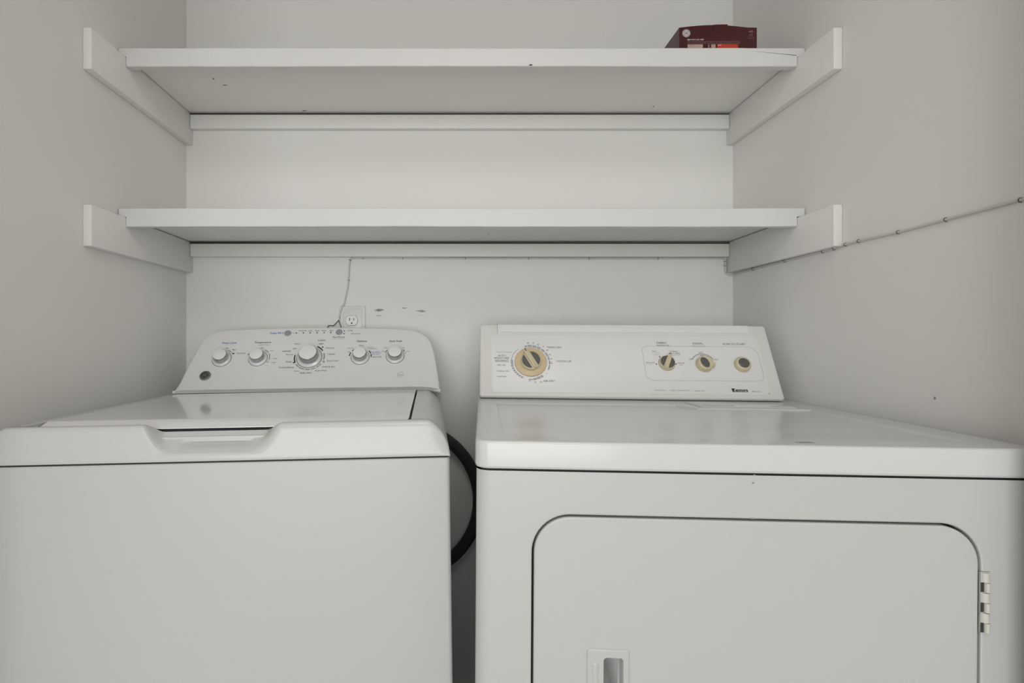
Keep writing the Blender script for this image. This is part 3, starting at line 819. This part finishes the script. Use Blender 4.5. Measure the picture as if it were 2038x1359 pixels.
# timer dial
bm = bmesh.new()
F = lambda x, y, h: DF(TC[0] + x, TC[1] + y, h)
lathe(bm, [(40.5, 1.2), (40.5, 4.5), (39.8, 5.6), (38, 6.2), (31, 7.0), (27, 7.2)], F, 64)
dial = dpart('timer_dial', bm, M_beige)
bm = bmesh.new()
lathe(bm, [(26.2, 7.1), (25.8, 12), (25.2, 14.5), (24, 15.6), (22.6, 16)], F, 56)
GA = radians(118)       # grip bar direction
def gp(x, y, h): return F(x * cos(GA) - y * sin(GA), x * sin(GA) + y * cos(GA), h)
P = rrect(-24.6, 30.5, -5.4, 5.4, (5.5, 3, 3, 5.5), 5)
loft(bm, [[gp(x, y, h) for x, y in inset(P, o)] for o, h in ((0, 7), (0, 19.5), (.6, 20.6), (2, 21.2))], False, True)
dpart('grip', bm, M_beige2, dial)
bm = bmesh.new()
for sgn in (1, -1):   # the two dark hollows beside the grip bar
    Q = [(22.8 * cos(radians(q)), sgn * 22.8 * sin(radians(q))) for q in span(22, 158, 16)]
    Q = Q if sgn > 0 else Q[::-1]
    poly_into(bm, gp, Q, 0, 16.3)
poly_into(bm, gp, rrect(24.5, 33.5, -1.2, 1.2, .8, 3), 0, 22.0)
dpart('dark_inlay', bm, M_dkgrey, dial, smooth=0)

# fabric selector with pointed grip
def small_knob(a, s, name, GA, pointed, label):
    bm = bmesh.new()
    F = lambda x, y, h: DF(a + x, s + y, h)
    def gp(x, y, h): return F(x * cos(GA) - y * sin(GA), x * sin(GA) + y * cos(GA), h)
    lathe(bm, [(20.3, 1.2), (20.5, 3.5), (20, 5), (18.6, 8.5), (18.2, 10.8), (17.6, 11.6), (16.8, 11.8)], F, 48)
    kn = dpart(name, bm, M_beige2); kn['label'] = label
    bm = bmesh.new()
    if pointed:
        P = [(-17.5, -4.2), (-6, -5.6), (8, -5.8), (20, -4), (25.5, 0), (20, 4), (8, 5.8), (-6, 5.6), (-17.5, 4.2), (-18.6, 0)]
    else:
        P = [(-20, -13), (-12, -15.8), (0, -15.6), (11, -12.5), (17.5, -7), (19.5, -1), (16, 3), (6, -1.5), (-6, -3), (-16, -3), (-21.5, -6)]
    if pointed:
        loft(bm, [[gp(x, y, h) for x, y in inset(P, o)] for o, h in ((0, 4), (0, 14.6), (.6, 15.8), (1.6, 16.4))], False, True)
        dpart('grip', bm, M_beige2, kn)
    else:
        lathe(bm, [(20, 3), (19.5, 13), (18.6, 16), (17, 17.2), (0.2, 17.6)], F, 40)
        # small thumb lug on the rim
        L = [gp(x, y, 0) for x, y in P]
        loft(bm, [[F(19.5 + 4.5 * cos(q), -4 + 5 * sin(q), h) for q in [k * pi / 6 for k in range(12)]] for h in (3, 13, 14.5)], False, True)
        dpart('grip', bm, M_beige2, kn)
    bm = bmesh.new()
    if pointed:
        for sgn in (1, -1):
            Q = [(17 * cos(radians(q)), sgn * 17 * sin(radians(q))) for q in span(16, 158, 16)]
            poly_into(bm, gp, Q if sgn > 0 else Q[::-1], 0, 12.0)
        poly_into(bm, gp, rrect(20.5, 24, -.9, .9, .5, 2), 0, 16.6)
    else:
        E = [(-3 + 9.6 * cos(q) * 1.0, 0 + 14.5 * sin(q)) for q in [k * 2 * pi / 28 for k in range(28)]]
        poly_into(bm, gp, E, 0, 18.0)
    dpart('dark_inlay', bm, M_dkgrey, kn, smooth=0)
small_knob(469, 94.5, 'fabric_knob', radians(66), True, 'small yellowed knob with pointed grip under the FABRIC lettering')
small_knob(559.4, 92, 'signal_knob', radians(22), False, 'small yellowed knob with a dark oval inlay under the SIGNAL lettering')
bm = bmesh.new()
F = lambda x, y, h: DF(651.5 + x, 92 + y, h)
lathe(bm, [(19.6, 1.2), (19.8, 3.5), (19, 9.5), (17.6, 12.2), (15.5, 13.4), (13.2, 13.7)], F, 48)
pb = dpart('start_button', bm, M_beige2)
bm = bmesh.new()
lathe(bm, [(13.2, 13.7), (12.6, 14.1), (0.2, 14.4)], F, 40)
dpart('dark_inlay', bm, M_dkgrey, pb)

# paint nicks on the cabinet front and the top
def nick(x, z, rx, rz, y=Y0 - .12):
    bm = bmesh.new()
    bm.faces.new([bm.verts.new((x + rx * cos(q), y, z + rz * sin(q))) for q in [k * pi / 4 for k in range(8)]])
    dpart('paint_nick', bm, M_gink, smooth=0)
nick(384, -53, 1.9, 1.6); nick(384, -41.2, 2.0, .6, -.3); nick(383, -102.2, 3.6, .8, Y0 - .1)

# ================================================================== LIGHT-BULB BOX
BX0, BX1, BY0, BY1 = 0.5555, 0.7455, 1.345, 1.455
BZ0 = ZU + .0215; BH = 0.0765
bx = empty('light_bulb_box', ((BX0 + BX1) / 2, (BY0 + BY1) / 2, BZ0))
tag(bx, 'maroon cardboard light bulb box with white emblem, on the right end of the upper shelf', 'box')
bm = bmesh.new()
n = 16; rows = []
for i in range(n + 1):
    t = i / n; x = BX0 + (BX1 - BX0) * t
    dz = .0055 * sin(pi * min(1, t / .88)) * (1 if t < .88 else 1)
    rows.append([(x, BY0 - .0015 * sin(pi * t), BZ0), (x, BY1, BZ0), (x, BY1, BZ0 + BH + dz), (x, (BY0 + BY1) / 2, BZ0 + BH + dz * 1.1), (x, BY0 - .0015 * sin(pi * t), BZ0 + BH + dz)])
loft(bm, rows)
finish('carton', bm, M_box, bx, smooth=0, offset=-Vector(bx.location))
bm = bmesh.new()   # tucked-in flap standing proud in the middle of the top edge
rows = [[(x, BY0 - .0018, BZ0 + BH - .012), (x, BY0 - .0018, BZ0 + BH + z), (x, BY0 + .03, BZ0 + BH + z + .0004), (x, BY0 + .03, BZ0 + BH - .001)] for x, z in ((.6385, .0062), (.655, .0068), (.672, .0070), (.6735, .0062))]
loft(bm, rows)
finish('flap', bm, M_box, bx, smooth=0, offset=-Vector(bx.location))
bm = bmesh.new()
def BF(a, b, h=0.0):     # a, b in mm from the lower left corner of the front
    t = a / 190.0
    return Vector((BX0 + a * MM, BY0 - .0015 * sin(pi * min(1, max(0, t))) - .0010 - h * MM, BZ0 + b * MM))
BP = [M_wink, M_pink, M_redband, M_tan, M_badge]; BO = -Vector(bx.location)
arc_into(bm, BF, 17, 62, .1, 9.6, 0, 360, 0, .0, 40)
monogram(bm, BF, 17, 62, 8.6, 4, .25)
finish('white_emblem', bm, BP, bx, smooth=0, offset=BO); bm = bmesh.new()
text_into(bm, "light that's just right", BF, 39.5, 46.0, 40, 0, h=.2, bold=.02)
finish('slogan_print', bm, BP, bx, smooth=0, offset=BO); bm = bmesh.new()
text_into(bm, 'HD', BF, 175, 66, 10, 1, h=.2, bold=.02)
text_into(bm, 'LED', BF, 175, 58, 8, 1, h=.2)
text_into(bm, 'reveal the color', BF, 175, 53, 13, 1, h=.2)
text_into(bm, 'of your home', BF, 175, 49, 17, 1, h=.2)
finish('corner_print', bm, BP, bx, smooth=0, offset=BO); bm = bmesh.new()
text_into(bm, 'clean beautiful light that makes colors and whites look crisp and vivid in every room of the house', BF, 84, 41.0, 128, 1, h=.2)
text_into(bm, 'soft white general purpose bulbs for table lamps floor lamps and ceiling fixtures, dimmable', BF, 84, 37.0, 128, 1, h=.2)
poly_into(bm, BF, [(20, 20), (57, 20), (57, 34.5), (20, 34.5)], 3)
poly_into(bm, BF, [(70, 20), (72.5, 20), (72.5, 34.5), (70, 34.5)], 1)
poly_into(bm, BF, [(77, 20), (88, 20), (88, 34.5), (77, 34.5)], 3)
finish('front_print', bm, BP, bx, smooth=0, offset=BO); bm = bmesh.new()
poly_into(bm, BF, [(92, 20), (143, 20), (143, 35), (92, 35)], 2)
text_into(bm, '60W', BF, 98, 32.0, 9, 0, h=.3, bold=.02)
finish('red_band', bm, BP, bx, smooth=0, offset=BO); bm = bmesh.new()
for k in range(3):   # fine print running up the left side
    y0 = BY0 + .020 + k * .010
    vs = [(BX0 - .0004, y0, BZ0 + .030), (BX0 - .0004, y0 + .0012, BZ0 + .030), (BX0 - .0004, y0 + .0012, BZ0 + .066), (BX0 - .0004, y0, BZ0 + .066)]
    f = bm.faces.new([bm.verts.new(v) for v in vs]); f.material_index = 1
finish('side_print', bm, BP, bx, smooth=0, offset=BO)

# ================================================================== OUTLET
OC = Vector((-0.2952, YB, 1.106))
ol = tag(empty('electrical_outlet', OC), 'white electrical outlet on the back wall just above the washer console', 'outlet')
def wallplate(x0, x1, z0, z1, y0, t, r, e):
    return [[(x, YB - y, z) for x, z in rrect(x0, x1, z0, z1, r, 5, o)][::-1] for o, y in ((0, y0), (0, y0 + t - e), (e * .35, y0 + t - e * .3), (e, y0 + t))]
bm = bmesh.new(); loft(bm, wallplate(-.3343, -.2560, 1.045, 1.1664, .0005, .0045, .004, .003), False, True)
finish('cover_plate', bm, M_wall, ol, offset=-OC)
bm = bmesh.new(); loft(bm, wallplate(-.3230, -.2665, 1.052, 1.1590, .0050, .0020, .003, .0015), False, True)
finish('front_panel', bm, M_plate, ol, offset=-OC)
for zc in (1.1232, 1.0840):
    bm = bmesh.new()
    C = []
    for k in range(40):
        q = 2 * pi * k / 40
        C.append((-.2962 + .0172 * cos(q), zc + max(-.0138, min(.0138, .0172 * sin(q)))))
    C = C[::-1]
    loft(bm, [[(x, YB - .0069, z) for x, z in [(-.2962 + (p[0] + .2962) * 1.05, zc + (p[1] - zc) * 1.05) for p in C]], [(x, YB - .0071, z) for x, z in [(-.2962 + (p[0] + .2962) * 1.05, zc + (p[1] - zc) * 1.05) for p in C]]], False, True, mi=1)
    loft(bm, [[(x, YB - .0070, z) for x, z in C], [(x, YB - .0090, z) for x, z in C]], False, True, mi=0)
    for dx, hw, hh in ((-.0062, .0011, .0042), (.0062, .0011, .0036)):
        f = bm.faces.new([bm.verts.new((-.2962 + dx + a * hw, YB - .0092, zc + .0035 + b * hh)) for a, b in ((-1, -1), (1, -1), (1, 1), (-1, 1))]); f.material_index = 1
    f = bm.faces.new([bm.verts.new((-.2962 + .0024 * cos(k * pi / 6), YB - .0092, zc - .0078 + .0024 * sin(k * pi / 6))) for k in range(12)]); f.material_index = 1
    finish('receptacle', bm, [M_plate, M_gap], ol, offset=-OC)

# ================================================================== CABLE
yb = YB - .0032
Cb = [(-.3310, 1.1200), (-.3325, 1.1330), (-.3300, 1.1480), (-.3245, 1.1640), (-.3185, 1.1760), (-.3125, 1.2050), (-.3090, 1.2171), (-.3068, 1.2424), (-.3050, 1.2692), (-.3025, 1.2990), (-.2990, 1.3065), (-.2900, 1.3082), (-.2640, 1.3088), (-.1456, 1.3086), (.0392, 1.3076), (.2270, 1.3078), (.4058, 1.3070), (.6099, 1.3070), (.78, 1.3072), (.8040, 1.3065), (.8085, 1.3000), (.8080, 1.2850), (.8095, 1.2690), (.8150, 1.2600)]
pts = [(x, yb if z < 1.304 or x > .8 or x < -.295 else yb, z) for x, z in Cb]
pts = [(-.3310, YB - .0075, 1.1200), (-.3325, YB - .0072, 1.1330), (-.3300, YB - .0070, 1.1480), (-.3245, YB - .0070, 1.1640)] + pts[4:]
xr = XR - .0032
pts += [(.8270, 1.622, 1.2585), (xr, 1.600, 1.2590), (xr, 1.5179, 1.2610), (xr, 1.3717, 1.2620), (xr, 1.2309, 1.2625), (xr, 1.1954, 1.2632), (xr, 1.1604, 1.2655), (xr, 1.1232, 1.2660), (xr, 1.0235, 1.2643), (xr, .9248, 1.2657), (xr, .8033, 1.2673), (xr, .715, 1.2683)]
C0 = Vector((0.0, YB, 1.30))
cable = tag(empty('thin_cable', C0), 'thin painted cable stapled below the lower shelf and along the right wall', 'cable')
bm = bmesh.new(); tube(bm, catmull(pts, 5), .0022, 8)
finish('cable_run', bm, M_wire, cable, smooth=60, offset=-C0)
def staple(p, d, wall):
    bm = bmesh.new()
    p = Vector(p); d = Vector(d).normalized()
    n = Vector((0, -1, 0)) if wall == 'b' else Vector((-1, 0, 0))
    s = d.cross(n)
    q = []
    for k in range(9):
        a = pi * k / 8
        q.append(p + s * (.0031 * cos(a)) + n * (.0029 * sin(a)))
    q = [p + s * .0031 - n * .0028] + q + [p - s * .0031 - n * .0028]
    tube(bm, q, .0006, 6)
    finish('staple', bm, M_staple, cable, smooth=60, offset=-C0)
for x, z in ((-.2633, 1.3088), (-.1456, 1.3086), (.0392, 1.3076), (.2270, 1.3078), (.4058, 1.3070), (.6099, 1.3070)): staple((x, yb, z), (1, 0, 0), 'b')
staple((-.3066, yb, 1.2424), (.1, 0, 1), 'b'); staple((-.3022, yb, 1.3025), (.5, 0, 1), 'b'); staple((.8085, yb, 1.298), (0, 0, 1), 'b'); staple((.8080, yb, 1.285), (0, 0, 1), 'b')
for y, z in ((1.5179, 1.2610), (1.3717, 1.2620), (1.2309, 1.2625), (1.1954, 1.2632), (1.1604, 1.2655), (1.1232, 1.2660), (1.0235, 1.2643), (.9248, 1.2657), (.8033, 1.2673)): staple((xr, y, z), (0, 1, .01), 'r')
# bare brown ends of the cable
bm = bmesh.new()
tube(bm, catmull([(-.3312, YB - .008, 1.1345), (-.3325, YB - .008, 1.1250), (-.3350, YB - .009, 1.1230), (-.3440, YB - .011, 1.1130), (-.3500, YB - .012, 1.1075), (-.3600, YB - .012, 1.1085), (-.3655, YB - .010, 1.1060), (-.366, YB - .006, 1.098)], 5), .0013, 6)
tube(bm, catmull([(-.3325, YB - .008, 1.1300), (-.3335, YB - .009, 1.1210), (-.3300, YB - .011, 1.1120), (-.3262, YB - .012, 1.1010), (-.325, YB - .012, 1.085)], 5), .0010, 6)
finish('bare_wire', bm, M_brown, cable, smooth=60, offset=-C0)
bpy.context.view_layer.update()
